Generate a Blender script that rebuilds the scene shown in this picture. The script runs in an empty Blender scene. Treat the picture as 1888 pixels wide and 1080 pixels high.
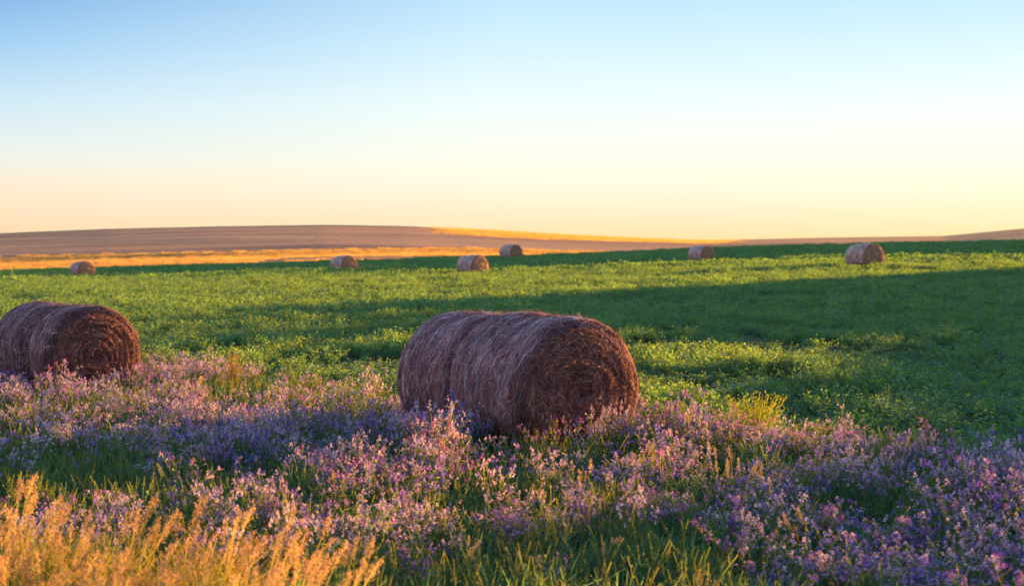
import bpy, math, random
import numpy as np
from mathutils import Vector

PI = math.pi
rng = np.random.default_rng(11)
SC = bpy.context.scene
COL = SC.collection

# ---------------------------------------------------------------- camera numbers
FPX, CX, CY, HORIZ = 2622.0, 944.0, 540.0, 450.0
CAMZ = 2.45
PITCH = math.atan((CY - HORIZ) / FPX)
SUN_AZ = math.radians(38)          # measured from +X (right) towards +Y (ahead)
SUN_EL = math.radians(5.2)
SX, SY = math.cos(SUN_AZ), math.sin(SUN_AZ)

# ---------------------------------------------------------------- noise
def _hash(ix, iy, iz, seed):
    h = (ix.astype(np.int64) * 374761393 + iy.astype(np.int64) * 668265263
         + iz.astype(np.int64) * 2147483647 + seed * 974634777) & 0xFFFFFFFF
    h = ((h ^ (h >> 13)) * 1274126177) & 0xFFFFFFFF
    h = (h ^ (h >> 16)) & 0xFFFFFFFF
    return h / 4294967295.0

def vnoise(x, y, z=0.0, seed=0):
    x, y, z = np.broadcast_arrays(np.asarray(x, float), np.asarray(y, float), np.asarray(z, float))
    ix, iy, iz = np.floor(x), np.floor(y), np.floor(z)
    fx, fy, fz = x - ix, y - iy, z - iz
    fx, fy, fz = [f * f * (3 - 2 * f) for f in (fx, fy, fz)]
    r = 0
    for dx in (0, 1):
        for dy in (0, 1):
            for dz in (0, 1):
                w = (fx if dx else 1 - fx) * (fy if dy else 1 - fy) * (fz if dz else 1 - fz)
                r = r + w * _hash(ix + dx, iy + dy, iz + dz, seed)
    return r * 2 - 1

def fbm(x, y, z=0.0, seed=0, octv=3):
    r, a = 0, 1.0
    for o in range(octv):
        r = r + a * vnoise(np.asarray(x) * 2 ** o, np.asarray(y) * 2 ** o, np.asarray(z) * 2 ** o, seed + o)
        a *= .5
    return r / 1.75

def sstep(a, b, x):
    t = np.clip((np.asarray(x, float) - a) / (b - a), 0, 1)
    return t * t * (3 - 2 * t)

# ---------------------------------------------------------------- terrain
EDGE_X = np.array([-900, 0, 300, 600, 850, 1000, 1300, 1600, 1888, 2700.])
EDGE_Y = np.array([505, 497, 490, 481, 473.5, 469.5, 456.5, 449, 443, 436.]) + 4
SKY_X = np.array([-900, -300, 0, 200, 400, 600, 750, 900, 1000, 1150, 1300, 1500, 1640, 1740, 1888, 2200, 2900.])
SKY_Y = np.array([446, 438, 430, 422, 417.5, 414.5, 417, 424, 430.5, 438, 443.5, 438.5, 436.5, 435, 421, 408, 420.])
R_EDGE = 200.0
R_SKY = 760.0

def px_of(x, y):
    y = np.maximum(y, 1e-3)
    return CX + FPX * np.clip(x / y, -1.2, 1.2)

V_T = np.array([-60, 5, 8, 12, 16, 19, 21, 24, 27, 33, 36, 40, 44, 48, 51, 54, 61, 65, 70, 75, 80, 89, 97, 105, 112, 123, 130, 138, 150, 165, 180, 215, 270.])
V_H = np.array([6.0, 6.3, 6.6, 6.45, 6.45, 6.6, 6.75, 7.35, 8.3, 8.75, 8.85, 8.9, 8.8, 7.2, 4.9, 3.6, 3.2, 4.9, 5.5, 6.5, 7.7, 10., 13.3, 16.4, 19.4, 23.1, 25.0, 26.4, 27.6, 29.2, 31.2, 32., 8.])

def terrain(x, y):
    x = np.asarray(x, float); y = np.asarray(y, float)
    r = np.hypot(x, y)
    front = sstep(-10, 25, y)
    px = px_of(x, y)
    ye = np.interp(px, EDGE_X, EDGE_Y)
    zc = (CAMZ - (ye - HORIZ) / FPX * y * 1.0)
    zc = np.where(y > 5, CAMZ - (ye - HORIZ) / FPX * R_EDGE, CAMZ)
    d = np.where(y > 0, y, r)
    s = sstep(25, R_EDGE + 12, d) * 1.02
    h = zc * s * front
    h = h + .09 * fbm(x / 8, y / 8, 0, 5) * sstep(2, 12, r) * (1 - sstep(150, 200, r))
    # the far country: dips behind the field's crest, then climbs to the skyline
    ys = np.interp(px, SKY_X, SKY_Y)
    zs = CAMZ - (ys - HORIZ) / FPX * R_SKY
    far = sstep(R_EDGE + 2, R_EDGE + 60, d)
    q = np.clip((d - 260) / (R_SKY - 260), 0, 1)
    base = np.minimum(zc, CAMZ) * 1.0 - 4.6
    hill = base + (zs - base) * (.72 * q ** 1.05 + .28 * sstep(.25, 1.0, q))
    hill = hill - 16 * sstep(R_SKY, R_SKY + 700, d)
    und = 1.0 * vnoise(x / 130 + 3.1, d / 48, 0, 21) + .5 * vnoise(x / 60, d / 22, 0, 22)
    hill = hill + und * sstep(250, 320, d) * (1 - sstep(.80, .97, d / R_SKY))
    h = np.where(d > R_EDGE, h * (1 - far) + hill * far * 1.0, h)
    # unseen rise added right of the frame, its crest shaped to cast shadow bands
    v = -x * SY + y * SX
    w = x - .36 * y
    H = np.interp(v, V_T, V_H) + .30 * vnoise(v / 4.0, 0, 0, 31) * sstep(15, 30, v) + .26 * vnoise(v / 1.3, 4, 0, 32) + .75 * vnoise(v / 1.6, 9, 0, 34) * sstep(26, 38, v) * (1 - sstep(54, 60, v)) + .7 * vnoise(v / 2.5, 7, 0, 33) * sstep(14, 17, v) * (1 - sstep(40, 50, v))
    fv = sstep(80, 175, v)
    g = np.exp(-((w - 38 - 30 * fv) / (12.5 + 15 * fv)) ** 2) * sstep(-40, 0, y)
    h = h + H * g * (1 - sstep(400, 480, d))
    return h

def ray_ground(px, py, lift=0.0, lo=4.0, hi=215.0):
    """walk along the sight line of a picture point until it meets the ground (+lift)"""
    dy = 1.0
    dx = (px - CX) / FPX
    a = -(py - CY) / FPX
    c, s = math.cos(PITCH), math.sin(PITCH)
    Y = dy * c + a * s
    Z = -dy * s + a * c
    t = np.linspace(lo, hi, 9000)
    x = dx * t; y = Y * t; z = CAMZ + Z * t
    g = terrain(x, y) + lift
    k = np.nonzero(z <= g)[0]
    k = k[0] if len(k) else len(t) - 1
    return float(x[k]), float(y[k]), float(g[k] - lift)

# ---------------------------------------------------------------- mesh helpers
def mesh_from(name, V, F, mats=(), mi=None, col=None, smooth=False):
    V = np.asarray(V, np.float32); 
    me = bpy.data.meshes.new(name)
    if isinstance(F, np.ndarray):
        nf, k = F.shape
        me.vertices.add(len(V)); me.vertices.foreach_set('co', V.ravel())
        me.loops.add(nf * k); me.loops.foreach_set('vertex_index', F.astype(np.int32).ravel())
        me.polygons.add(nf)
        me.polygons.foreach_set('loop_start', np.arange(0, nf * k, k, dtype=np.int32))
        me.polygons.foreach_set('loop_total', np.full(nf, k, np.int32))
    else:
        me.from_pydata(V.tolist(), [], F); nf = len(F)
    for m in mats: me.materials.append(m)
    if mi is not None: me.polygons.foreach_set('material_index', np.asarray(mi, np.int32))
    if smooth is not False:
        sm = np.full(nf, bool(smooth)) if isinstance(smooth, bool) else np.asarray(smooth)
        me.polygons.foreach_set('use_smooth', sm)
    me.update(calc_edges=True)
    if col is not None:
        at = me.color_attributes.new('Col', 'FLOAT_COLOR', 'POINT')
        c = np.ones((len(V), 4), np.float32); c[:, :3] = col
        at.data.foreach_set('color', c.ravel())
    me.validate()
    return me

def link(name, me, parent=None, loc=None, label=None, cat=None, group=None, kind=None):
    o = bpy.data.objects.new(name, me); COL.objects.link(o)
    if parent: o.parent = parent
    if loc is not None: o.location = loc
    if label: o['label'] = label
    if cat: o['category'] = cat
    if group: o['group'] = group
    if kind: o['kind'] = kind
    return o

class Geo:
    """collects quads with a colour and a material per quad"""
    def __init__(s): s.V, s.F, s.C, s.M, s.n = [], [], [], [], 0
    def add(s, V, F, c, m=0):
        V = np.asarray(V, float); F = np.asarray(F, int)
        s.V.append(V); s.F.append(F + s.n); s.n += len(V)
        c = np.asarray(c, float)
        s.C.append(np.broadcast_to(c, (len(V), 3)) if c.ndim == 1 else c)
        s.M.append(np.full(len(F), m))
    def mesh(s, name, mats, smooth=False):
        return mesh_from(name, np.vstack(s.V), np.vstack(s.F), mats, np.concatenate(s.M), np.vstack(s.C), smooth)

def ribbons(P, N, W, taper=True):
    """P (n,k,3) centre lines, N (n,3) or (n,k,3) facing directions, W (n,) widths -> quads"""
    n, k, _ = P.shape
    T = np.gradient(P, axis=1)
    if N.ndim == 2: N = np.repeat(N[:, None, :], k, 1)
    B = np.cross(T, N); B /= np.linalg.norm(B, axis=2, keepdims=True) + 1e-9
    u = np.linspace(0, 1, k)
    tp = (np.sin(PI * (u * .86 + .07)) ** .7) if taper else np.ones(k)
    w = (W[:, None] * tp[None, :] * .5)[:, :, None]
    V = np.stack([P - B * w, P + B * w], 2).reshape(-1, 3)
    base = (np.arange(n)[:, None] * k + np.arange(k - 1)[None, :]) * 2
    F = np.stack([base, base + 1, base + 3, base + 2], -1).reshape(-1, 4)
    return V, F

# ---------------------------------------------------------------- materials
def new_mat(name):
    m = bpy.data.materials.new(name); m.use_nodes = True
    nt = m.node_tree; nt.nodes.clear()
    out = nt.nodes.new('ShaderNodeOutputMaterial')
    return m, nt, out

def N(nt, typ, **kw):
    n = nt.nodes.new(typ)
    for k, v in kw.items():
        if k.startswith('i_'): n.inputs[k[2:].replace('_', ' ')].default_value = v
        else: setattr(n, k, v)
    return n

def mixrgb(nt, a, b, fac, mode='MIX'):
    n = nt.nodes.new('ShaderNodeMix'); n.data_type = 'RGBA'; n.blend_type = mode
    for sock, val in ((n.inputs[6], a), (n.inputs[7], b), (n.inputs[0], fac)):
        if isinstance(val, bpy.types.NodeSocket): nt.links.new(val, sock)
        else: sock.default_value = val if not isinstance(val, tuple) or len(val) == 4 else (*val, 1)
    return n.outputs[2]

def leafy(name, trans=.4, gloss=.35, hue=.04, val=.35, tint=(1, 1, 1), transtint=(1.15, 1.1, .55)):
    """thin plant matter: colour attribute x per-plant variation, lets light through"""
    m, nt, out = new_mat(name)
    at = N(nt, 'ShaderNodeAttribute', attribute_name='Col')
    oi = N(nt, 'ShaderNodeObjectInfo')
    hs = N(nt, 'ShaderNodeHueSaturation')
    mr = N(nt, 'ShaderNodeMapRange'); mr.inputs[3].default_value = .5 - hue; mr.inputs[4].default_value = .5 + hue
    nt.links.new(oi.outputs['Random'], mr.inputs[0]); nt.links.new(mr.outputs[0], hs.inputs['Hue'])
    m2 = N(nt, 'ShaderNodeMath', operation='FRACT'); m3 = N(nt, 'ShaderNodeMath', operation='MULTIPLY'); m3.inputs[1].default_value = 7.31
    nt.links.new(oi.outputs['Random'], m3.inputs[0]); nt.links.new(m3.outputs[0], m2.inputs[0])
    mv = N(nt, 'ShaderNodeMapRange'); mv.inputs[3].default_value = 1 - val; mv.inputs[4].default_value = 1 + val
    nt.links.new(m2.outputs[0], mv.inputs[0]); nt.links.new(mv.outputs[0], hs.inputs['Value'])
    c0 = mixrgb(nt, at.outputs['Color'], (*tint, 1), 1.0, 'MULTIPLY')
    nt.links.new(c0, hs.inputs['Color'])
    d = N(nt, 'ShaderNodeBsdfPrincipled'); d.inputs['Roughness'].default_value = .62
    d.inputs['Specular IOR Level'].default_value = gloss
    nt.links.new(hs.outputs[0], d.inputs['Base Color'])
    t = N(nt, 'ShaderNodeBsdfTranslucent')
    ct = mixrgb(nt, hs.outputs[0], (*transtint, 1), 1.0, 'MULTIPLY'); nt.links.new(ct, t.inputs['Color'])
    mx = N(nt, 'ShaderNodeMixShader'); mx.inputs[0].default_value = trans
    nt.links.new(d.outputs[0], mx.inputs[1]); nt.links.new(t.outputs[0], mx.inputs[2])
    nt.links.new(mx.outputs[0], out.inputs['Surface'])
    return m

M_LEAF = leafy('crop_leaf', .48, .25, .02, .25, transtint=(4.0, 2.4, .15))
M_HERB = leafy('herb_leaf', .45, .25, .03, .3, transtint=(2.5, 1.7, .3))
M_PETAL = leafy('petal', .45, .1, .035, .25, transtint=(1.1, .95, .95))
M_DRY = leafy('dry_grass', .45, .2, .012, .25, transtint=(1.1, 1.05, .6))

def straw_mat():
    m, nt, out = new_mat('straw')
    at = N(nt, 'ShaderNodeAttribute', attribute_name='Col')
    tc = N(nt, 'ShaderNodeTexCoord')
    no = N(nt, 'ShaderNodeTexNoise'); no.inputs['Scale'].default_value = 3.2; no.inputs['Detail'].default_value = 5
    nt.links.new(tc.outputs['Object'], no.inputs['Vector'])
    mr = N(nt, 'ShaderNodeMapRange'); mr.inputs[1].default_value = .3; mr.inputs[2].default_value = .7
    mr.inputs[3].default_value = .68; mr.inputs[4].default_value = 1.3
    nt.links.new(no.outputs[0], mr.inputs[0])
    hs = N(nt, 'ShaderNodeHueSaturation'); nt.links.new(mr.outputs[0], hs.inputs['Value']); nt.links.new(at.outputs['Color'], hs.inputs['Color'])
    d = N(nt, 'ShaderNodeBsdfPrincipled'); d.inputs['Roughness'].default_value = .7; d.inputs['Specular IOR Level'].default_value = .15
    nt.links.new(hs.outputs[0], d.inputs['Base Color'])
    nf = N(nt, 'ShaderNodeTexNoise'); nf.inputs['Scale'].default_value = 55; nf.inputs['Detail'].default_value = 4
    nt.links.new(tc.outputs['Object'], nf.inputs['Vector'])
    b = N(nt, 'ShaderNodeBump'); b.inputs['Strength'].default_value = .6; b.inputs['Distance'].default_value = .02
    nt.links.new(nf.outputs[0], b.inputs['Height']); nt.links.new(b.outputs[0], d.inputs['Normal'])
    t = N(nt, 'ShaderNodeBsdfTranslucent'); nt.links.new(hs.outputs[0], t.inputs['Color'])
    mx = N(nt, 'ShaderNodeMixShader'); mx.inputs[0].default_value = .22
    nt.links.new(d.outputs[0], mx.inputs[1]); nt.links.new(t.outputs[0], mx.inputs[2])
    nt.links.new(mx.outputs[0], out.inputs['Surface'])
    return m
M_STRAW = straw_mat()

def simple_mat(name, c, rough=.8):
    m, nt, out = new_mat(name)
    d = N(nt, 'ShaderNodeBsdfPrincipled'); d.inputs['Roughness'].default_value = rough
    no = N(nt, 'ShaderNodeTexNoise'); no.inputs['Scale'].default_value = 30
    cr = mixrgb(nt, (c[0] * .7, c[1] * .7, c[2] * .7, 1), (c[0] * 1.2, c[1] * 1.2, c[2] * 1.2, 1), no.outputs[0])
    nt.links.new(cr, d.inputs['Base Color']); nt.links.new(d.outputs[0], out.inputs['Surface'])
    return m
M_TWINE = simple_mat('twine', (.42, .56, .55), .6)

def ground_mat():
    m, nt, out = new_mat('field_ground')
    tc = N(nt, 'ShaderNodeTexCoord')
    n1 = N(nt, 'ShaderNodeTexNoise'); n1.inputs['Scale'].default_value = .35; n1.inputs['Detail'].default_value = 8
    n2 = N(nt, 'ShaderNodeTexNoise'); n2.inputs['Scale'].default_value = 3.5; n2.inputs['Detail'].default_value = 10
    for n in (n1, n2): nt.links.new(tc.outputs['Object'], n.inputs['Vector'])
    a = mixrgb(nt, (.030, .055, .020), (.055, .095, .028), n1.outputs[0])
    r = N(nt, 'ShaderNodeValToRGB'); r.color_ramp.elements[0].position = .42; r.color_ramp.elements[1].position = .62
    nt.links.new(n2.outputs[0], r.inputs[0])
    c = mixrgb(nt, (.022, .024, .014), a, r.outputs[0])
    d = N(nt, 'ShaderNodeBsdfPrincipled'); d.inputs['Roughness'].default_value = .95; d.inputs['Specular IOR Level'].default_value = .1
    nt.links.new(c, d.inputs['Base Color'])
    b = N(nt, 'ShaderNodeBump'); b.inputs['Strength'].default_value = .8; b.inputs['Distance'].default_value = .12
    nt.links.new(n2.outputs[0], b.inputs['Height']); nt.links.new(b.outputs[0], d.inputs['Normal'])
    nt.links.new(d.outputs[0], out.inputs['Surface'])
    return m

def hills_mat():
    m, nt, out = new_mat('stubble_hills')
    tc = N(nt, 'ShaderNodeTexCoord')
    mp = N(nt, 'ShaderNodeMapping'); mp.inputs['Scale'].default_value = (.006, .05, .0)
    nt.links.new(tc.outputs['Object'], mp.inputs['Vector'])
    n1 = N(nt, 'ShaderNodeTexNoise'); n1.inputs['Scale'].default_value = 1; n1.inputs['Detail'].default_value = 6
    nt.links.new(mp.outputs[0], n1.inputs['Vector'])
    n2 = N(nt, 'ShaderNodeTexNoise'); n2.inputs['Scale'].default_value = .35; n2.inputs['Detail'].default_value = 8
    nt.links.new(tc.outputs['Object'], n2.inputs['Vector'])
    at = N(nt, 'ShaderNodeAttribute', attribute_name='Col')
    sep = N(nt, 'ShaderNodeSeparateColor'); nt.links.new(at.outputs['Color'], sep.inputs[0])
    soil_shade = mixrgb(nt, (.33, .15, .06), (.56, .30, .125), N2fac(nt, n1.outputs[0], .3, .7, 1.0))  # bare ground, its darker brown also standing in for shade on the hill
    stub = mixrgb(nt, (.66, .33, .05), (.80, .44, .08), n1.outputs[0])  # stubble, its brighter gold also painting the sunlit bands
    c = mixrgb(nt, soil_shade, stub, sep.outputs[0])
    c = mixrgb(nt, c, (.22, .13, .09), N2fac(nt, n2.outputs[0], .45, .8, .5))
    c = mixrgb(nt, c, (.06, .09, .045), sep.outputs[1])
    d = N(nt, 'ShaderNodeBsdfPrincipled'); d.inputs['Roughness'].default_value = .95; d.inputs['Specular IOR Level'].default_value = .1
    nt.links.new(c, d.inputs['Base Color'])
    # upright stalks and clods: the surface faces every way at a scale far below a pixel
    nz = N(nt, 'ShaderNodeTexNoise'); nz.inputs['Scale'].default_value = 2.6; nz.inputs['Detail'].default_value = 3
    nt.links.new(tc.outputs['Object'], nz.inputs['Vector'])
    s0 = N(nt, 'ShaderNodeVectorMath', operation='SUBTRACT'); s0.inputs[1].default_value = (.5, .5, .5)
    nt.links.new(nz.outputs['Color'], s0.inputs[0])
    sb = N(nt, 'ShaderNodeVectorMath', operation='MULTIPLY'); sb.inputs[1].default_value = (1, 1, .02)
    nt.links.new(s0.outputs[0], sb.inputs[0])
    st = N(nt, 'ShaderNodeMapRange'); st.inputs[3].default_value = 1.6; st.inputs[4].default_value = 26.0
    nt.links.new(sep.outputs[0], st.inputs[0])
    sc = N(nt, 'ShaderNodeVectorMath', operation='SCALE'); nt.links.new(sb.outputs[0], sc.inputs[0]); nt.links.new(st.outputs[0], sc.inputs['Scale'])
    ge = N(nt, 'ShaderNodeNewGeometry')
    ad = N(nt, 'ShaderNodeVectorMath', operation='ADD'); nt.links.new(ge.outputs['Normal'], ad.inputs[0]); nt.links.new(sc.outputs[0], ad.inputs[1])
    nm = N(nt, 'ShaderNodeVectorMath', operation='NORMALIZE'); nt.links.new(ad.outputs[0], nm.inputs[0])
    nt.links.new(nm.outputs[0], d.inputs['Normal'])
    nt.links.new(d.outputs[0], out.inputs['Surface'])
    return m

def N2fac(nt, sock, a, b, mul):
    r = N(nt, 'ShaderNodeMapRange'); r.inputs[1].default_value = a; r.inputs[2].default_value = b; r.inputs[4].default_value = mul
    nt.links.new(sock, r.inputs[0]); return r.outputs[0]

# ---------------------------------------------------------------- ground sheets
def polar(rs, th):
    R, T = np.meshgrid(rs, th, indexing='ij')
    X = R * np.sin(T); Y = R * np.cos(T)
    return X, Y

def grid_faces(nr, nt_, wrap=True):
    i = np.arange(nr - 1)[:, None]; j = np.arange(nt_ if wrap else nt_ - 1)[None, :]
    j2 = (j + 1) % nt_
    return np.stack([i * nt_ + j, i * nt_ + j2, (i + 1) * nt_ + j2, (i + 1) * nt_ + j], -1).reshape(-1, 4)

th = np.concatenate([np.linspace(-.45, .85, 560), np.linspace(.85, 2 * PI - .45, 160)[1:-1]])
rs = np.concatenate([np.linspace(.5, 40, 110), np.geomspace(40, 201.5, 230)[1:]])
X, Y = polar(rs, th); Z = terrain(X, Y)
V = np.stack([X, Y, Z], -1).reshape(-1, 3)
F = grid_faces(len(rs), len(th))
V = np.vstack([V, [[0, 0, float(terrain(0., 0.))]]])
# inner cap is one small ring of quads collapsed to the middle
c = len(V) - 1; nth = len(th)
F2 = np.array([[c, (j + 1) % nth, j, j] for j in range(nth)])
capF = [tuple(f) for f in F] + [(c, (j + 1) % nth, j) for j in range(nth)]
gm = ground_mat()
me = bpy.data.meshes.new('ground')
me.from_pydata(V.tolist(), [], capF); me.materials.append(gm)
me.polygons.foreach_set('use_smooth', np.ones(len(capF), bool)); me.update()
link('ground', me, kind='structure')

rs2 = np.concatenate([[201.5], np.linspace(204, 420, 110), np.geomspace(420, 1500, 150)[1:], np.geomspace(1500, 9000, 12)[1:]])
X, Y = polar(rs2, th); Z = terrain(X, Y)
px = px_of(X, Y)
crown = sstep(R_SKY - 45, R_SKY - 18, Y + 8 * fbm(X / 60, Y / 200, 0, 77)) * (sstep(-80, 60, px) * (1 - sstep(720, 860, px)) + .65 * sstep(1480, 1560, px) * (1 - sstep(1800, 1860, px)))
crown = np.where(Y > 0, crown, 0)
# strips of golden stubble and bare brown ground; their colours paint sunlit and shaded bands
def stub_lit_mask(X, Y):
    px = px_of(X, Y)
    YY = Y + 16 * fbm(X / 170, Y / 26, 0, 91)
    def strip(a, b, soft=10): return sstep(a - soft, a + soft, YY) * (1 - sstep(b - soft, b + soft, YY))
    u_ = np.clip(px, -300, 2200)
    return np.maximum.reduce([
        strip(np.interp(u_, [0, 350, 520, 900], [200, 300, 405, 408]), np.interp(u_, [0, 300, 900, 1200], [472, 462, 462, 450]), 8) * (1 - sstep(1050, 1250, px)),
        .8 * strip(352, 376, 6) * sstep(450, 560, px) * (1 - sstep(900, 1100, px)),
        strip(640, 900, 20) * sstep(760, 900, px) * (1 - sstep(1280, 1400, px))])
stub = stub_lit_mask(X, Y)
for _x in (0, 300, 600, 900, 1100):
    _j = np.argmin(np.abs(px[60] - _x) + 1e6 * (Y[60] < 0))
    print('hill', _x, [(int(Y[k_, _j]), round(float(HORIZ - (Z[k_, _j] - CAMZ) / Y[k_, _j] * FPX), 1)) for k_ in range(0, 200, 14) if Y[k_, _j] < 800])
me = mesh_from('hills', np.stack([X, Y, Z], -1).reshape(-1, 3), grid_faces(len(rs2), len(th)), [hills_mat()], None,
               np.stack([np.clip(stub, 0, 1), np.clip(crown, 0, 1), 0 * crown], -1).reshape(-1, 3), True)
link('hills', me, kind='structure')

# ---------------------------------------------------------------- hay bales
def bale_radius(phi, a, b, seed):
    cx = np.cos(phi); sz = np.sin(phi)
    x = a * np.sign(cx) * np.abs(cx) ** .93
    z = b * np.sign(sz) * np.abs(sz) ** .95
    x = x * (1 + .05 * np.clip(-sz, -1, 1))
    z = np.where(z < -.88 * b, -.88 * b + (z + .88 * b) * .25, z)
    return x, z + .91 * b

def bale_point(phi, t, L, a, b, groove, seed, lift=0.0, rho=1.0):
    """phi round the bale, t 0 (near end) .. 1 (far end)"""
    x, z = bale_radius(phi, a, b, seed)
    cz = .91 * b
    e = np.minimum(t, 1 - t) * L
    R = .13
    k = np.where(e < R, 1 - (R / a) * (1 - np.sqrt(np.clip(1 - (1 - e / R) ** 2, 0, 1))), 1.0)
    g = 0
    for (t0, dep, wd) in groove:
        g = g - dep * np.exp(-((t - t0 + .012 * vnoise(phi * 1.3, 0, 0, seed + 5)) / wd) ** 2) * (.75 + .4 * vnoise(phi * 1.1, 1, 0, seed + 6))
    if groove: g = g - .02 * sstep(groove[0][0] - .01, groove[0][0] + .02, t) + .03 * np.exp(-((t - groove[0][0] + .12) / .10) ** 2) * np.clip(np.sin(phi), 0, 1)
    n = .030 * fbm(np.cos(phi) * 1.6, np.sin(phi) * 1.6, t * L * 2.0, seed) + .020 * fbm(np.cos(phi) * 2, np.sin(phi) * 2, t * L * 9.0, seed + 3)
    n = n + .010 * fbm(np.cos(phi) * 11, np.sin(phi) * 11, t * L * 16.0, seed + 8)
    s = (k + (g + n + lift) / a) * rho
    px_, pz_ = x * s, cz + (z - cz) * s
    pz_ = np.maximum(pz_, .0)
    return np.stack([px_, (t - .5) * L + 0 * px_, pz_], -1)

def face_point(phi, rho, L, a, b, seed, lift=0.0, side=-1):
    x, z = bale_radius(phi, a, b, seed)
    cz = .91 * b
    kk = (1 - .13 / a)
    # the windings' centre sits a little low
    off = (1 - rho) * -.06
    X_ = x * rho * kk; Z_ = cz + (z - cz) * rho * kk + off
    sw = phi + 5.0 * rho
    dep = .010 * np.sin(2 * PI * (rho * 6.5 - phi / (2 * PI)) + 3.0 * vnoise(np.cos(phi) * 1.6, np.sin(phi) * 1.6, rho * 3, seed)) + .034 * fbm(np.cos(sw) * 1.3 + 3, np.sin(sw) * 1.3, rho * 9, seed + 11) + .022 * vnoise(rho * 14 + phi * .35, np.cos(phi) * 2, np.sin(phi) * 2, seed + 12)
    bulge = .07 * (1 - rho ** 2) - .06 * np.exp(-(rho / .13) ** 2)
    Y_ = side * (L / 2 + bulge + lift + dep * (1 - rho ** 8))
    return np.stack([X_, Y_, np.maximum(Z_, 0)], -1)

def pick(cols, n, jit, r):
    cols = np.array(cols) * 1.22; w = r.integers(0, len(cols), n)
    return np.clip(cols[w] * (1 + jit * r.standard_normal((n, 1))), .01, 1)

SIDE_COLS = [(.25, .115, .095), (.34, .17, .14), (.42, .23, .19), (.18, .080, .065), (.54, .34, .28), (.29, .135, .115)]
FACE_COLS = [(.21, .080, .055), (.27, .11, .075), (.34, .16, .105), (.12, .042, .032), (.42, .23, .145), (.18, .070, .048)]

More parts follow.
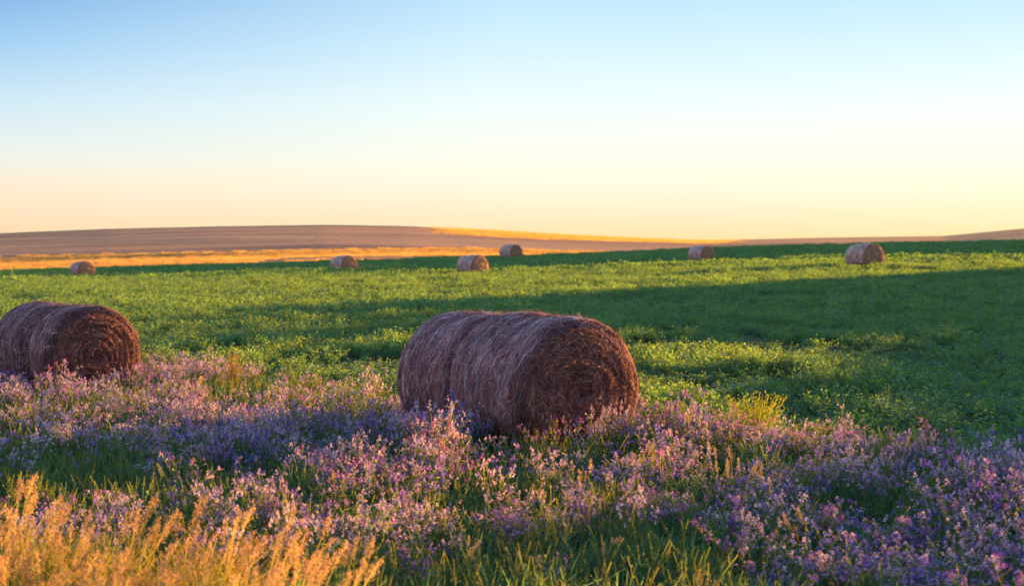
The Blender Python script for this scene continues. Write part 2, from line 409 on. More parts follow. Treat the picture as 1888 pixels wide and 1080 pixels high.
def build_bale(name, seed, L=1.62, a=.90, b=.775, groove=(), ns=9000, nfce=5000, sw=.007, res=1.0, twines=(), bright=1.0):
    r = np.random.default_rng(seed)
    root = bpy.data.objects.new(name, None); COL.objects.link(root)
    nphi, nt_ = int(260 * res), int(90 * res)
    # ---- rolled side (with the far end closed)
    ph = np.linspace(0, 2 * PI, nphi, endpoint=False); tt = np.concatenate([np.linspace(0, .08, int(12 * res) + 2)[:-1], np.linspace(.08, .92, nt_), np.linspace(.92, 1, int(12 * res) + 2)[1:]])
    T, P = np.meshgrid(tt, ph, indexing='ij')
    V = bale_point(P, T, L, a, b, groove, seed).reshape(-1, 3)
    G = Geo()
    base = np.array((.15, .078, .062)) * bright
    band = .8 + .5 * (vnoise(T * L * 14, P * .6, 0, seed + 20).reshape(-1, 1) * .5 + .5)
    G.add(V, grid_faces(len(tt), nphi), base * band)
    rr = np.linspace(1, .02, int(20 * res) + 3)
    Rr, P2 = np.meshgrid(rr, ph, indexing='ij')
    G.add(face_point(P2, Rr, L, a, b, seed + 40, 0, 1).reshape(-1, 3), grid_faces(len(rr), nphi), base)
    k = 5
    def side_strands(n, lmin, lmax, dev, lift0, lift1, width, cols, stick=0.0):
        p0 = r.uniform(-.6, PI + .6, n); t0 = r.uniform(0.0, 1.0, n)
        if groove and groove[0][1] > .2:   # none lies right across the crease
            q = np.abs(t0 - groove[0][0]) > groove[0][2] * .9; p0, t0 = p0[q], t0[q]; n = len(p0)
        ln = r.uniform(lmin, lmax, n); dv = r.normal(0, dev, n)
        u = np.linspace(-.5, .5, k)[None, :]
        p = p0[:, None] + u * (ln * np.cos(dv) / .85)[:, None]
        t = np.clip(t0[:, None] + u * (ln * np.sin(dv) / L)[:, None] + .01 * r.standard_normal((n, k)), 0.0, 1.0)
        lf = r.uniform(lift0, lift1, n)[:, None] + .006 * r.standard_normal((n, k)) + stick * (u + .5) ** 2 * r.uniform(.2, 1, n)[:, None]
        Pn = bale_point(p, t, L, a, b, groove, seed, lf)
        Nn = np.stack([np.cos(p0), .25 * r.standard_normal(n), np.sin(p0)], -1) + .25 * r.standard_normal((n, 3))
        Vr, Fr = ribbons(Pn, Nn, r.uniform(.6, 1.5, n) * width)
        c = np.minimum(np.repeat(pick(cols, n, .16, r), k * 2, 0) * bright, .74)
        G.add(Vr, Fr, c)
    side_strands(ns, .10, .50, .16, .001, .016, sw, SIDE_COLS)
    side_strands(ns // 4, .08, .35, .65, .008, .026, sw * .9, SIDE_COLS)
    side_strands(ns // 14, .05, .20, .55, .010, .024, sw * 2.1, SIDE_COLS)
    side_strands(ns // 22, .3, 1.0, .10, .010, .024, sw * .9, [(.80, .64, .56), (.66, .46, .40)])
    side_strands(ns // 14, .08, .25, .7, .005, .02, sw * .7, SIDE_COLS, .09)
    me = G.mesh('bale_body', [M_STRAW], True)
    link('body', me, root)
    # ---- near end with its spiral windings
    G = Geo()
    rr = np.linspace(1, .015, int(46 * res) + 4)
    Rr, P2 = np.meshgrid(rr, ph, indexing='ij')
    basef = np.array((.105, .046, .03)) * bright
    G.add(face_point(P2, Rr, L, a, b, seed).reshape(-1, 3), grid_faces(len(rr), nphi)[:, ::-1], basef)
    def face_strands(n, lmin, lmax, dev, lift0, lift1, width, stick=0.0):
        rho0 = np.sqrt(r.uniform(.0, .999, n)); p0 = r.uniform(0, 2 * PI, n)
        ln = r.uniform(lmin, lmax, n); dv = r.normal(.12, dev, n)
        u = np.linspace(-.5, .5, k)[None, :]
        rad = np.maximum(rho0, .10) * a
        p = p0[:, None] + u * np.clip(ln * np.cos(dv) / rad, -1.5, 1.5)[:, None]
        rho = np.clip(rho0[:, None] + u * (ln * np.sin(dv) / a)[:, None], .01, 1.03)
        lf = r.uniform(lift0, lift1, n)[:, None] + .008 * r.standard_normal((n, k)) + stick * (u + .5) ** 2 * r.uniform(.2, 1, n)[:, None]
        Pn = face_point(p, rho, L, a, b, seed, lf)
        Nn = np.stack([.3 * r.standard_normal(n), -np.ones(n), .3 * r.standard_normal(n)], -1)
        Vr, Fr = ribbons(Pn, Nn, r.uniform(.6, 1.5, n) * width)
        ring = .85 + .28 * (.5 + .5 * np.sin(2 * PI * (rho0 * 6.5 - p0 / (2 * PI)) + 3.0 * vnoise(np.cos(p0) * 1.6, np.sin(p0) * 1.6, rho0 * 3, seed)))
        c = np.minimum(np.repeat(pick(FACE_COLS, n, .18, r) * ring[:, None], k * 2, 0) * bright, .70)
        G.add(Vr, Fr, c)
    face_strands(nfce, .08, .38, .22, .002, .024, sw)
    face_strands(nfce // 3, .06, .30, .9, .01, .04, sw * .9)
    face_strands(nfce // 12, .08, .22, .9, .01, .03, sw * .7, .10)
    # hay hanging loose over the rim of the end
    n = nfce // 6
    p0 = r.uniform(-.4, PI + .4, n); u = np.linspace(0, 1, k)[None, :]
    st = bale_point(p0, np.full(n, .03), L, a, b, groove, seed, .01)
    dirv = np.stack([.2 * r.standard_normal(n), -r.uniform(.05, .5, n), -r.uniform(.2, 1, n)], -1)
    ln = r.uniform(.05, .16, n)[:, None, None]
    Pn = st[:, None, :] + dirv[:, None, :] * u[:, :, None] * ln
    Vr, Fr = ribbons(Pn, np.tile([0., -1, .2], (n, 1)), r.uniform(.6, 1.4, n) * sw * .8)
    G.add(Vr, Fr, np.repeat(pick(FACE_COLS, n, .2, r), k * 2, 0) * bright)
    link('end_face', G.mesh('bale_end', [M_STRAW], True), root)
    # ---- twines, sunk here and there under the hay
    for (t0, sd) in twines:
        m = 140; ph2 = np.linspace(-.35, PI + .35, m)
        wv = t0 + .012 * vnoise(ph2 * 2, sd, 0, sd); lf = .013 + .016 * fbm(ph2 * 3.2, sd, 0, sd + 1)
        Pn = bale_point(ph2, wv, L, a, b, groove, seed, lf)
        G = Geo()
        for q in range(2):
            Pq = Pn + np.array([0, (q - .5) * .016, 0]) + .003 * rng.standard_normal((m, 3))
            Nn = np.stack([np.cos(ph2), 0 * ph2, np.sin(ph2)], -1)
            Vr, Fr = ribbons(Pq[None], Nn[None], np.array([.010]), False)
            G.add(Vr, Fr, (1, 1, 1))
        link('twine', G.mesh('bale_twine', [M_TWINE], True), root)
    return root

def set_bale(root, x, y, rz, sc=1.0, label='', group=None, sink=0.0):
    root.location = (x, y, float(terrain(x, y)) - sink)
    root.rotation_euler = (0, 0, rz); root.scale = (sc, sc, sc)
    root['label'] = label; root['category'] = 'hay bale'
    if group: root['group'] = group

BG = 'round hay bales lying in the field'
main = build_bale('hay_bale', 101, L=2.72, a=.93, b=.825, groove=((.54, .24, .018), (.54, .04, .05), (.83, .03, .03), (.27, .035, .03)), ns=19000, nfce=9000, sw=.0065,
                  twines=((.13, 3), (.38, 5), (.80, 9)))
MAIN = (.02, 17.81)
set_bale(main, *MAIN, math.radians(35), 1.0, 'large dark brown hay bale with pale twine strands, in the purple flowers at the centre', BG)
left = build_bale('hay_bale', 202, L=3.0, a=.82, b=.80, groove=((.385, .55, .035), (.385, .50, .080), (.75, .02, .03), (.18, .03, .015)), bright=.88, ns=11000, nfce=6500, sw=.008,
                  twines=((.27, 13), (.72, 15)))
LEFT = (-7.50, 23.74)
set_bale(left, *LEFT, math.radians(37), .955, 'dark brown hay bale cut off by the left edge, behind orange-lit pink flowers', BG)

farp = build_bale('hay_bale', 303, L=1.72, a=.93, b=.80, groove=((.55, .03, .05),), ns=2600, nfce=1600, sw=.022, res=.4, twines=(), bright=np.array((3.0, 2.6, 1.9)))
def copy_tree(o):
    c = o.copy(); COL.objects.link(c)
    for ch in list(o.children):
        d = ch.copy(); COL.objects.link(d); d.parent = c
    return c
FAR = [(152, 512, 28, 38, 'small hay bale farthest to the left, alone before the orange stubble strip'),
       (634, 503, 29.5, 36, 'small distant hay bale by the orange stubble, between the leftmost one and the middle pair'),
       (871, 507, 34, 44, 'small hay bale with an orange right rim, just left of the tiniest bale'),
       (942, 478, 25, 40, 'tiniest and farthest hay bale, seen against the orange stubble near the middle'),
       (1293, 484.5, 29, 42, 'small hay bale under the dip in the skyline, on the dark green strip'),
       (1594, 494, 41, 40, 'largest of the distant hay bales, rightmost, standing on the yellow-lit band')]
for i, (bx, by, hpx, ang, lab) in enumerate(FAR):
    x, y, z = ray_ground(bx, by)
    sc = hpx * 1.07 / FPX * y / 1.53
    o = farp if i == 0 else copy_tree(farp)
    set_bale(o, x, y, min(math.radians(ang) - math.atan(x / y), math.radians(41 + i % 3)), sc, lab, BG)
    print('far bale', i, round(x, 1), round(y, 1), round(z, 2), 'scale', round(sc, 2))

# ---------------------------------------------------------------- plants (prototypes for scattering)
def proto_collection(name, meshes):
    c = bpy.data.collections.new(name)
    for i, m in enumerate(meshes):
        o = bpy.data.objects.new('%s_%02d' % (name, i), m); c.objects.link(o)
    return c

def stem_curve(r, base, h, lean, k=5):
    az = r.uniform(0, 2 * PI); u = np.linspace(0, 1, k)
    d = np.array([math.cos(az), math.sin(az)]) * lean
    return np.stack([base[0] + d[0] * u ** 1.6 * h, base[1] + d[1] * u ** 1.6 * h, h * u], -1)

def leafquads(r, C, D, ln, wd, up=.3):
    """diamond leaves at C pointing along D"""
    n = len(C)
    D = D / (np.linalg.norm(D, axis=1, keepdims=True) + 1e-9)
    S = np.cross(D, np.array([0, 0, 1.]) + .6 * r.standard_normal((n, 3))); S /= np.linalg.norm(S, axis=1, keepdims=True) + 1e-9
    l = ln[:, None]; w = wd[:, None]
    V = np.stack([C, C + D * l * .5 + S * w * .5, C + D * l, C + D * l * .5 - S * w * .5], 1).reshape(-1, 3)
    F = np.arange(4 * n).reshape(n, 4)
    return V, F

def crop_proto(seed, nst=9, nlf=16, h=.36, spread=.18, lw=.028, ll=.042):
    r = np.random.default_rng(seed); G = Geo()
    for s in range(nst):
        b = np.array([r.normal(0, spread * .4), r.normal(0, spread * .4)])
        hh = h * r.uniform(.6, 1.1)
        P = stem_curve(r, b, hh, r.uniform(.1, .7), 5)
        Vr, Fr = ribbons(P[None], np.array([[r.normal(), r.normal(), .1]]), np.array([.006]), False)
        G.add(Vr, Fr, (.08, .13, .035))
        u = r.uniform(.25, 1.03, nlf); 
        C = np.stack([np.interp(u, np.linspace(0, 1, 5), P[:, j]) for j in range(3)], -1) + r.normal(0, .022, (nlf, 3))
        D = r.standard_normal((nlf, 3)); D[:, 2] = np.abs(D[:, 2]) * .6 + .1
        Vl, Fl = leafquads(r, C, D, r.uniform(.7, 1.3, nlf) * ll, r.uniform(.7, 1.3, nlf) * lw)
        top = np.clip(u, 0, 1)[:, None]
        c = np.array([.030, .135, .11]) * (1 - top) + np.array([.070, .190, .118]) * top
        c = c * r.uniform(.75, 1.25, (nlf, 1))
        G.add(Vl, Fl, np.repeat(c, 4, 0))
    return G.mesh('crop_plant', [M_LEAF])

PETALS = [(.28, .15, .46), (.42, .24, .46), (.58, .42, .46), (.62, .48, .50), (.44, .16, .38), (.15, .15, .50), (.46, .34, .46)]

def flower_proto(seed, h=.52, nst=7, pal=PETALS, fl=1.0):
    r = np.random.default_rng(seed); G = Geo()
    pc = np.array(pal[seed % len(pal)])
    for s in range(nst):
        b = np.array([r.normal(0, .06), r.normal(0, .06)])
        hh = h * r.uniform(.62, 1.12)
        P = stem_curve(r, b, hh, r.uniform(.05, .45), 6)
        Vr, Fr = ribbons(P[None], np.array([[r.normal(), r.normal(), .1]]), np.array([.007]), False)
        G.add(Vr, Fr, (.10, .15, .05), 0)
        n = 13
        u = r.uniform(.08, .88, n)
        C = np.stack([np.interp(u, np.linspace(0, 1, 6), P[:, j]) for j in range(3)], -1)
        D = r.standard_normal((n, 3)); D[:, 2] = np.abs(D[:, 2]) * .5 + .35
        Vl, Fl = leafquads(r, C, D, (1.15 - u) * r.uniform(.05, .11, n), r.uniform(.012, .024, n))
        c = np.array([.040, .125, .080]) * r.uniform(.6, 1.35, (n, 1)) + (u[:, None] > .6) * np.array([.04, .035, -.01])
        G.add(Vl, Fl, np.repeat(c, 4, 0), 0)
        # loose clusters of florets at the ends of short side branches
        tops = [(P[-1], .055)]
        for q in range(int(r.integers(4, 8) * (fl > 0))):
            v_ = r.uniform(.55, 1.0); c_ = np.array([np.interp(v_, np.linspace(0, 1, 6), P[:, j_]) for j_ in range(3)])
            tip = c_ + np.array([r.normal(0, .040), r.normal(0, .040), r.uniform(.01, .07)])
            G.add(*ribbons(np.stack([c_, (c_ + tip) / 2 + [0, 0, -.006], tip])[None], np.array([[r.normal(), r.normal(), .1]]), np.array([.004]), False), (.11, .15, .05), 0)
            tops.append((tip, .028))
        for (c0, ht) in tops:
            nf = int((9 if ht > .05 else r.integers(2, 6)) * fl)
            if nf < 1: continue
            uu = r.uniform(0, 1, nf); an = r.uniform(0, 2 * PI, nf)
            rad = (.022 if ht > .05 else .014) * (1.1 - uu) * r.uniform(.5, 1.1, nf)
            fc = c0 + np.stack([rad * np.cos(an), rad * np.sin(an), -ht * .5 + uu * ht], -1)
            axis = np.stack([np.cos(an), np.sin(an), r.uniform(.1, .9, nf)], -1); axis /= np.linalg.norm(axis, axis=1, keepdims=True)
            e1 = np.cross(axis, [0, 0, 1.]); e1 /= np.linalg.norm(e1, axis=1, keepdims=True) + 1e-9
            e2 = np.cross(axis, e1)
            cc = (pc if r.uniform() < .7 else np.array(pal[int(r.integers(0, len(pal)))])) * r.uniform(.75, 1.2, (nf, 1)) + r.normal(0, .03, (nf, 3))
            for p in range(4):
                t = p * PI / 2 + r.uniform(-.2, .2)
                d = e1 * math.cos(t) + e2 * math.sin(t) + axis * .25
                s_ = np.cross(axis, d); L_ = r.uniform(.008, .0125, nf)[:, None]; W_ = L_ * .42
                Vp = np.stack([fc, fc + d * L_ * .6 + s_ * W_, fc + d * L_, fc + d * L_ * .6 - s_ * W_], 1).reshape(-1, 3)
                G.add(Vp, np.arange(4 * nf).reshape(nf, 4), np.repeat(np.clip(cc, .02, 1), 4, 0), 1)
    return G.mesh('flower_plant', [M_HERB, M_PETAL])

def grass_proto(seed, h=.32, nb=42, spread=.10, c0=(.04, .14, .07), c1=(.09, .22, .09), w=.007, mat=None, lean=.5):
    r = np.random.default_rng(seed); k = 5
    az = r.uniform(0, 2 * PI, nb); bx = r.normal(0, spread, nb); by = r.normal(0, spread, nb)
    hh = h * r.uniform(.5, 1.15, nb); le = r.uniform(.1, lean * 1.6, nb)
    u = np.linspace(0, 1, k)[None, :]
    out = (le * hh)[:, None] * u ** 2
    P = np.stack([bx[:, None] + np.cos(az)[:, None] * out, by[:, None] + np.sin(az)[:, None] * out, hh[:, None] * (u - .25 * le[:, None] * u ** 3)], -1)
    Nn = np.stack([np.cos(az), np.sin(az), np.full(nb, .3)], -1) + .4 * r.standard_normal((nb, 3))
    V_, F_ = ribbons(P, Nn, w * r.uniform(.6, 1.4, nb))
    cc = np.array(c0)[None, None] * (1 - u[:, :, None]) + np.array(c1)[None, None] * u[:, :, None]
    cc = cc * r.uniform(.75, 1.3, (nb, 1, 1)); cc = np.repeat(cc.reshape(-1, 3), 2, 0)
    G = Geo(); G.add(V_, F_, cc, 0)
    return G.mesh('grass_tuft', [mat or M_HERB])

def seedhead_proto(seed, h=.84, nst=5):
    """dry grass: arching stems with a loose peach-coloured panicle, leaning to one side"""
    r = np.random.default_rng(seed); G = Geo(); k = 7
    for s in range(nst):
        bx, by = r.normal(0, .07, 2); hh = h * r.uniform(.7, 1.1)
        u = np.linspace(0, 1, k); lx = r.uniform(.05, .42); ly = r.normal(0, .12)
        P = np.stack([bx + lx * hh * u ** 2, by + ly * hh * u ** 2, hh * (u - .07 * lx * u ** 3)], -1)
        G.add(*ribbons(P[None], np.array([[r.normal(0, .3), -1, .1]]), np.array([.0055]), False), (.36, .31, .08), 0)
        # panicle
        n = 120; t = r.uniform(0, 1, n) ** .9
        L_ = r.uniform(.13, .20)
        tip = P[-1]; back = P[-2] - P[-1]; back /= np.linalg.norm(back)
        wid = .014 * np.sin(PI * np.clip(t * .9 + .08, 0, 1)) + .002
        C = tip + back * ((1 - t) * L_)[:, None] + r.standard_normal((n, 3)) * wid[:, None]
        D = -back + .55 * r.standard_normal((n, 3))
        V_, F_ = leafquads(r, C, D, r.uniform(.012, .024, n), r.uniform(.004, .008, n))
        pc = np.array([.56, .34, .17]) * r.uniform(.75, 1.25, (n, 1))
        G.add(V_, F_, np.repeat(pc, 4, 0), 0)
        # a blade or two
        m = 3; az = r.uniform(0, 2 * PI, m); z0 = r.uniform(.05, .5, m) * hh
        u2 = np.linspace(0, 1, 5)[None, :]; bl = r.uniform(.15, .35, m)[:, None]
        Pb = np.stack([bx + np.cos(az)[:, None] * bl * .6 * u2 + .05, by + np.sin(az)[:, None] * bl * .6 * u2, z0[:, None] + bl * (u2 - .6 * u2 ** 2)], -1)
        V_, F_ = ribbons(Pb, np.stack([np.cos(az), np.sin(az), np.full(m, .5)], -1), np.full(m, .007))
        G.add(V_, F_, (.30, .27, .07), 0)
    return G.mesh('seed_grass', [M_DRY])

# ---------------------------------------------------------------- scattering by geometry nodes
def scatter(name, P, rot, scl, idx, coll, label=None, cat=None):
    me = bpy.data.meshes.new(name)
    n = len(P)
    me.vertices.add(n); me.vertices.foreach_set('co', np.asarray(P, np.float32).ravel())
    a = me.attributes.new('rot', 'FLOAT_VECTOR', 'POINT'); a.data.foreach_set('vector', np.asarray(rot, np.float32).ravel())
    a = me.attributes.new('scl', 'FLOAT_VECTOR', 'POINT'); a.data.foreach_set('vector', np.asarray(scl, np.float32).ravel())
    a = me.attributes.new('idx', 'INT', 'POINT'); a.data.foreach_set('value', np.asarray(idx, np.int32))
    me.update()
    o = link(name, me, kind='stuff', label=label, cat=cat)
    ng = bpy.data.node_groups.new(name + '_nodes', 'GeometryNodeTree')
    ng.interface.new_socket('Geometry', in_out='INPUT', socket_type='NodeSocketGeometry')
    ng.interface.new_socket('Geometry', in_out='OUTPUT', socket_type='NodeSocketGeometry')
    gi = ng.nodes.new('NodeGroupInput'); go = ng.nodes.new('NodeGroupOutput')
    ip = ng.nodes.new('GeometryNodeInstanceOnPoints'); ci = ng.nodes.new('GeometryNodeCollectionInfo')
    ci.inputs['Collection'].default_value = coll
    ci.inputs['Separate Children'].default_value = True; ci.inputs['Reset Children'].default_value = True
    ng.links.new(gi.outputs[0], ip.inputs['Points']); ng.links.new(ci.outputs[0], ip.inputs['Instance'])
    ip.inputs['Pick Instance'].default_value = True
    for nm, ty, sock in (('rot', 'FLOAT_VECTOR', 'Rotation'), ('scl', 'FLOAT_VECTOR', 'Scale'), ('idx', 'INT', 'Instance Index')):
        na = ng.nodes.new('GeometryNodeInputNamedAttribute'); na.data_type = ty; na.inputs['Name'].default_value = nm
        ng.links.new(na.outputs['Attribute'], ip.inputs[sock])
    ng.links.new(ip.outputs[0], go.inputs[0])
    md = o.modifiers.new('scatter', 'NODES'); md.node_group = ng
    return o

def wedge_points(n, y0, y1, margin, r):
    """even random points over the part of the ground the picture can see (with a margin)"""
    hw = lambda y: .372 * y + margin
    A = .372 * (y1 ** 2 - y0 ** 2) + 2 * margin * (y1 - y0)
    N_ = int(n * A)
    y = r.uniform(y0, y1, int(N_ * 2.2)); x = r.uniform(-1, 1, len(y)) * hw(y1)
    k = np.abs(x) < hw(y)
    x, y = x[k], y[k]
    want = int(N_); 
    frac = hw(y1) * 2 * (y1 - y0) / A
    m = min(len(x), want)
    return x[:m], y[:m]

def in_bale(x, y, grow=0.0):
    bad = np.zeros(len(x), bool)
    for (bx, by), ang in ((MAIN, 35), (LEFT, 37)):
        a = math.radians(ang); c, s = math.cos(a), math.sin(a)
        lx = (x - bx) * c + (y - by) * s; ly = -(x - bx) * s + (y - by) * c
        bad |= (np.abs(lx) < .80 + grow) & (np.abs(ly) < 1.3 + grow)
    return bad

# edge between flower meadow and crop (ground line), by x
EX = np.array([-14, -9.5, -6.6, -4.2, -1.8, -.4, 1.2, 2.7, 4.0, 5.4, 8, 14.])
EY = np.array([29.0, 27.0, 26.6, 23.6, 20.9, 19.3, 18.6, 18.1, 16.2, 14.6, 12.6, 9.])
def edge_y(x, y=None): return np.interp(x, EX, EY) + .35 * vnoise(x * 1.3, 0, 0, 51) + .25 * vnoise(x * 3.7, 2, 0, 52)

R = np.random.default_rng(5)
def emit(name, x, y, coll, nproto, smin, smax, flat=1.0, zoff=0.0, hm=None, label=None, tilt=.12, lean_dir=None, cat=None):
    z = terrain(x, y) + zoff; n = len(x)
    rz = R.uniform(0, 2 * PI, n) if lean_dir is None else R.normal(lean_dir, .5, n)
    rot = np.stack([R.normal(0, tilt, n), R.normal(0, tilt, n), rz], -1)
    s = R.uniform(smin, smax, n); hs = s * flat * (1 if hm is None else hm)
    return scatter(name, np.stack([x, y, z], -1), rot, np.stack([s, s, hs], -1), R.integers(0, nproto, n), coll, label, cat)

# crop
cropA = proto_collection('crop_near', [crop_proto(i, 10, 17) for i in range(6)])
cropB = proto_collection('crop_mid', [crop_proto(20 + i, 9, 10, h=.36, spread=.26, lw=.042, ll=.06) for i in range(5)])
cropC = proto_collection('crop_far', [crop_proto(40 + i, 10, 8, h=.38, spread=.5, lw=.085, ll=.12) for i in range(4)])
def crop_h(x, y): return .82 + .50 * fbm(x / 1.3, y / 1.9, 0, 61) + .2 * vnoise(x / 6, y / 8, 0, 64)
for (y0, y1, dens, coll, npr, s0, s1, nm) in ((9, 46, 11.5, cropA, 6, .75, 1.35, 'crop'), (46, 105, 6.5, cropB, 5, .85, 1.3, 'crop'), (105, 203, 2.4, cropC, 4, .8, 1.2, 'crop')):
    x, y = wedge_points(dens, y0, y1, 3.5 if y0 < 50 else 6, R)
    k = (y > edge_y(x) + R.normal(0, .25, len(x))) & ~in_bale(x, y)
    k &= ~((fbm(x / 1.5, y / 1.5, 0, 66) > .24) & (R.uniform(0, 1, len(x)) < .85))
    x, y = x[k], y[k]
    emit(nm, x, y, coll, npr, s0, s1, hm=np.clip(crop_h(x, y), .35, 1.5))
    print('crop', y0, len(x))

# flower meadow
flw = proto_collection('flower', [flower_proto(100 + i) for i in range(9)])
green = proto_collection('herb', [flower_proto(120 + i, h=.46, nst=9, fl=.0) for i in range(4)])
x, y = wedge_points(19, 4.5, 27.5, 2.5, R)
dn = fbm(x / 2.3, y / 2.0, 0, 71)
nearness = y - (9.4 - 1.5 * sstep(1.2, 3.2, x) + .5 * vnoise(x * .8, 1, 0, 72) + .12 * np.abs(x))
pf = (.68 - .10 * sstep(16, 20, y)) * sstep(-.75, .45, dn) * sstep(-1.2, 1.6, nearness)
k = (y < edge_y(x) + R.normal(0, .18, len(x))) & ~in_bale(x, y, -.05)
x, y, pf = x[k], y[k], pf[k]
isf = R.uniform(0, 1, len(x)) < pf
hm = .86 + .42 * fbm(x / 1.0, y / 1.0, 0, 73) + .38 * np.exp(-(((x - .5) / 1.6) ** 2 + ((y - 15.9) / .9) ** 2))
emit('flowers', x[isf], y[isf], flw, 9, .75, 1.15, hm=np.clip(hm[isf], .5, 1.4), tilt=.10)
x2, y2 = x[~isf], y[~isf]
emit('weeds', x2, y2, green, 4, .6, 1.0, tilt=.12)
print('flowers', isf.sum(), 'weeds', len(x2))

# understory grass
tuft = proto_collection('tuft', [grass_proto(200 + i) for i in range(5)])
x, y = wedge_points(16, 4.5, 24, 2.5, R)
k = (y < edge_y(x) + .3) & ~in_bale(x, y)
x, y = x[k], y[k]
emit('grass', x, y, tuft, 5, .6, 1.15, hm=.75 + .5 * sstep(11, 8, y))
print('tufts', len(x))

# dry seed grass, lower left
seedh = proto_collection('seed_grass', [seedhead_proto(300 + i) for i in range(6)])
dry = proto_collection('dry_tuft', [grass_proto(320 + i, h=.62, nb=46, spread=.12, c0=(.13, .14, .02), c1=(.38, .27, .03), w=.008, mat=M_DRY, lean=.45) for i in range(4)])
x, y = wedge_points(44, 5.0, 10.2, 1.5, R)
pxx = px_of(x, y)
lim = 9.35 - .9 * sstep(150, 700, pxx) - 2.4 * sstep(640, 900, pxx) + .35 * vnoise(x * 1.7, 0, 0, 81)
k = (y < lim)
xs, ys = x[k], y[k]
uu_ = R.uniform(0, 1, len(xs)); k1 = uu_ < .17
emit('seed_grass', xs[k1], ys[k1], seedh, 6, .75, 1.05, tilt=.07, lean_dir=0.0)
k2 = (uu_ > .2) & (uu_ < .66); k3 = uu_ > .66
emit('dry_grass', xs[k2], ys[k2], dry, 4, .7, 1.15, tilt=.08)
emit('grass', xs[k3], ys[k3], tuft, 5, 1.1, 1.9, tilt=.08)
# odd dead stalks standing among the flowers
x, y = wedge_points(.45, 8, 21, 1.5, R)
k = (y < edge_y(x)) & ~in_bale(x, y, .1)
emit('seed_grass', x[k], y[k], seedh, 6, .42, .68, tilt=.16)
print('seed', k1.sum(), 'dry', (~k1).sum())

# golden stubble, set only on the strips painted as sunlit hillside
def stubble_proto(seed, size=4.0, n=150, h=.42, w=.07):
    r = np.random.default_rng(seed); G = Geo()
    C = np.stack([r.uniform(-size / 2, size / 2, n), r.uniform(-size / 2, size / 2, n), np.full(n, -.12)], -1)
    az = r.uniform(0, 2 * PI, n); e = np.stack([np.cos(az), np.sin(az), 0 * az], -1) * (w * r.uniform(.6, 1.5, n) / 2)[:, None]
    up = np.stack([r.normal(0, .06, n), r.normal(0, .06, n), h * r.uniform(.6, 1.2, n)], -1)
    V = np.stack([C - e, C + e, C + e * .5 + up, C - e * .5 + up], 1).reshape(-1, 3)
    c = np.array([.74, .44, .13]) * r.uniform(.7, 1.15, (n, 1))
    G.add(V, np.arange(4 * n).reshape(n, 4), np.repeat(c, 4, 0))
    return G.mesh('stubble_patch', [M_DRY])
stubc = proto_collection('stubble', [stubble_proto(500 + i) for i in range(4)])
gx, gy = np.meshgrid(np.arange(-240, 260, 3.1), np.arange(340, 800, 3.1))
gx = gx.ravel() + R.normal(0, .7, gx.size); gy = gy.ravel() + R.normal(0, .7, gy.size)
k = (np.abs(gx) < .40 * gy) & (stub_lit_mask(gx, gy) > R.uniform(.15, .95, len(gx))) & ((fbm(gx / 110, gy / 8, 0, 95) < .5) | (gy > 600))
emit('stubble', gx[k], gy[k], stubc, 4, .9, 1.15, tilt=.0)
print('crop stubble', k.sum())

# ---------------------------------------------------------------- a few weeds that stand out
def weed(name, px, py, lift, h, col0, col1, seed, label, nst=26, spread=.16, fl=(.5, .4, .1)):
    x, y, z = ray_ground(px, py, lift)
    r = np.random.default_rng(seed)
    G = Geo(); S = Geo()
    for s in range(nst):
        az = r.uniform(0, 2 * PI); hh = h * r.uniform(.6, 1.08); rd = r.uniform(0, spread)
        u = np.linspace(0, 1, 6)
        P = np.stack([math.cos(az) * rd * (.3 + 1.1 * u ** 1.3), math.sin(az) * rd * (.3 + 1.1 * u ** 1.3), hh * u], -1)
        S.add(*ribbons(P[None], np.array([[math.sin(az), -1, .1]]), np.array([.008]), False), col0, 0)
        n = 46; q = r.uniform(.2, 1.02, n)
        C = np.stack([np.interp(q, u, P[:, j]) for j in range(3)], -1) + r.normal(0, .018, (n, 3))
        D = r.standard_normal((n, 3)); D[:, 2] = np.abs(D[:, 2]) + .3
        V_, F_ = leafquads(r, C, D, r.uniform(.02, .05, n), r.uniform(.006, .014, n))
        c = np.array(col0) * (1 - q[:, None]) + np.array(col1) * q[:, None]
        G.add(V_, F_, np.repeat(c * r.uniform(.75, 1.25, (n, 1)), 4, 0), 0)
    root = bpy.data.objects.new(name, None); COL.objects.link(root); root.location = (x, y, float(terrain(x, y)))
    root['label'] = label; root['category'] = 'weed'
    link('foliage', G.mesh('weed_foliage', [M_HERB]), root)
    link('stem', S.mesh('weed_stems', [M_HERB]), root)

weed('leafy_weed', 1392, 790, .25, .66, (.07, .14, .03), (.22, .34, .03), 401, 'bushy yellow-green weed at the crop edge, right of the big centre bale', nst=44, spread=.30)
weed('rusty_weed', 432, 690, .35, .66, (.12, .12, .04), (.30, .22, .09), 402, 'bushy rust-coloured weed at the meadow edge between the two big bales', nst=22)

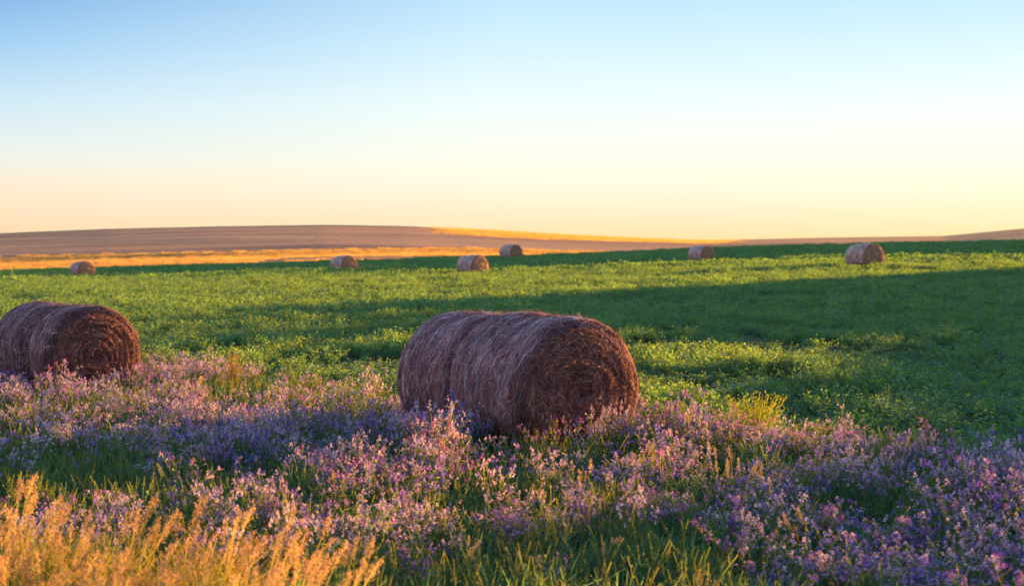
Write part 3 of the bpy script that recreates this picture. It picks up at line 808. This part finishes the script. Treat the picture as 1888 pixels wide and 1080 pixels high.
# ---------------------------------------------------------------- light
w = bpy.data.worlds.new('World'); SC.world = w; w.use_nodes = True
nt = w.node_tree; nt.nodes.clear()
wo = nt.nodes.new('ShaderNodeOutputWorld'); bg = nt.nodes.new('ShaderNodeBackground')
sky = nt.nodes.new('ShaderNodeTexSky'); sky.sky_type = 'NISHITA'; sky.sun_disc = False
sky.sun_elevation = SUN_EL; sky.sun_rotation = PI / 2 - SUN_AZ
sky.air_density = 1.0; sky.dust_density = .6; sky.ozone_density = 1.6; sky.altitude = 300
def lin(c): return tuple(((v / 255 + .055) / 1.055) ** 2.4 if v > 10 else v / 255 / 12.92 for v in c)
def sky_ramp(stops, k):
    r = nt.nodes.new('ShaderNodeValToRGB'); e = r.color_ramp.elements
    for i, (z, c) in enumerate(stops):
        el = e[i] if i < 2 else e.new(z / .6)
        el.position = z / .6; el.color = (*[v * k * (1.0 if z < .25 or k == U else 1.4) for v in lin(c)], 1)
    return r
K = .235
U = K * 1.4
tcw = nt.nodes.new('ShaderNodeTexCoord'); sx = nt.nodes.new('ShaderNodeSeparateXYZ'); nt.links.new(tcw.outputs['Generated'], sx.inputs[0])
zz = nt.nodes.new('ShaderNodeMath'); zz.operation = 'DIVIDE'; zz.inputs[1].default_value = .6; nt.links.new(sx.outputs['Z'], zz.inputs[0])
away = sky_ramp([(0, (235, 195, 195)), (.6, (135, 168, 242)), (.10, (240, 215, 230)), (.25, (180, 196, 245))], U)
cool = sky_ramp([(0, (250, 212, 170)), (.6, (128, 168, 242)), (.010, (250, 217, 180)), (.040, (248, 228, 206)), (.062, (226, 234, 236)),
                 (.092, (190, 221, 243)), (.133, (124, 185, 237)), (.171, (58, 134, 214)), (.30, (110, 165, 235))], K)
warm = sky_ramp([(0, (253, 220, 160)), (.6, (150, 185, 240)), (.010, (253, 226, 182)), (.035, (253, 240, 218)), (.055, (250, 247, 232)),
                 (.095, (238, 250, 250)), (.133, (214, 239, 252)), (.171, (188, 226, 250)), (.30, (145, 195, 242))], K)
for r_ in (away, cool, warm): nt.links.new(zz.outputs[0], r_.inputs[0])
dt = nt.nodes.new('ShaderNodeVectorMath'); dt.operation = 'DOT_PRODUCT'; dt.inputs[1].default_value = (SX, SY, 0)
nt.links.new(tcw.outputs['Generated'], dt.inputs[0])
f1 = nt.nodes.new('ShaderNodeMapRange'); f1.inputs[1].default_value = .19; f1.inputs[2].default_value = .60; nt.links.new(dt.outputs['Value'], f1.inputs[0])
f2 = nt.nodes.new('ShaderNodeMapRange'); f2.inputs[1].default_value = .15; f2.inputs[2].default_value = -.7; nt.links.new(dt.outputs['Value'], f2.inputs[0])
c1 = mixrgb(nt, cool.outputs[0], warm.outputs[0], f1.outputs[0])
c2 = mixrgb(nt, c1, away.outputs[0], f2.outputs[0])
sk = mixrgb(nt, sky.outputs[0], (.15, .15, .15, 1), 1.0, 'MULTIPLY')
c3 = mixrgb(nt, c2, sk, .05)
bg.inputs['Strength'].default_value = 1.0
nt.links.new(c3, bg.inputs['Color'])
nt.links.new(bg.outputs[0], wo.inputs['Surface'])

sd = bpy.data.lights.new('sun', 'SUN'); sd.energy = 5.0; sd.angle = math.radians(.5); sd.color = (1.0, .50, .12)
so = bpy.data.objects.new('sun', sd); COL.objects.link(so)
d = Vector((SX * math.cos(SUN_EL), SY * math.cos(SUN_EL), math.sin(SUN_EL)))
so.rotation_euler = d.to_track_quat('Z', 'Y').to_euler()

cam = bpy.data.cameras.new('camera'); co = bpy.data.objects.new('camera', cam); COL.objects.link(co)
co.location = (0, 0, CAMZ); co.rotation_euler = (PI / 2 - PITCH, 0, 0)
cam.lens = 36 * FPX / 1888; cam.sensor_width = 36; cam.clip_start = .1; cam.clip_end = 20000
cam.dof.use_dof = True; cam.dof.focus_distance = 16.8; cam.dof.aperture_fstop = 2.2
SC.camera = co
SC.view_settings.view_transform = 'Standard'; SC.view_settings.look = 'None'
SC.view_settings.exposure = 2.09; SC.view_settings.gamma = 1
SC.cycles.use_denoising = True
SC.cycles.max_bounces = 8; SC.cycles.diffuse_bounces = 4; SC.cycles.transmission_bounces = 4; SC.cycles.transparent_max_bounces = 4
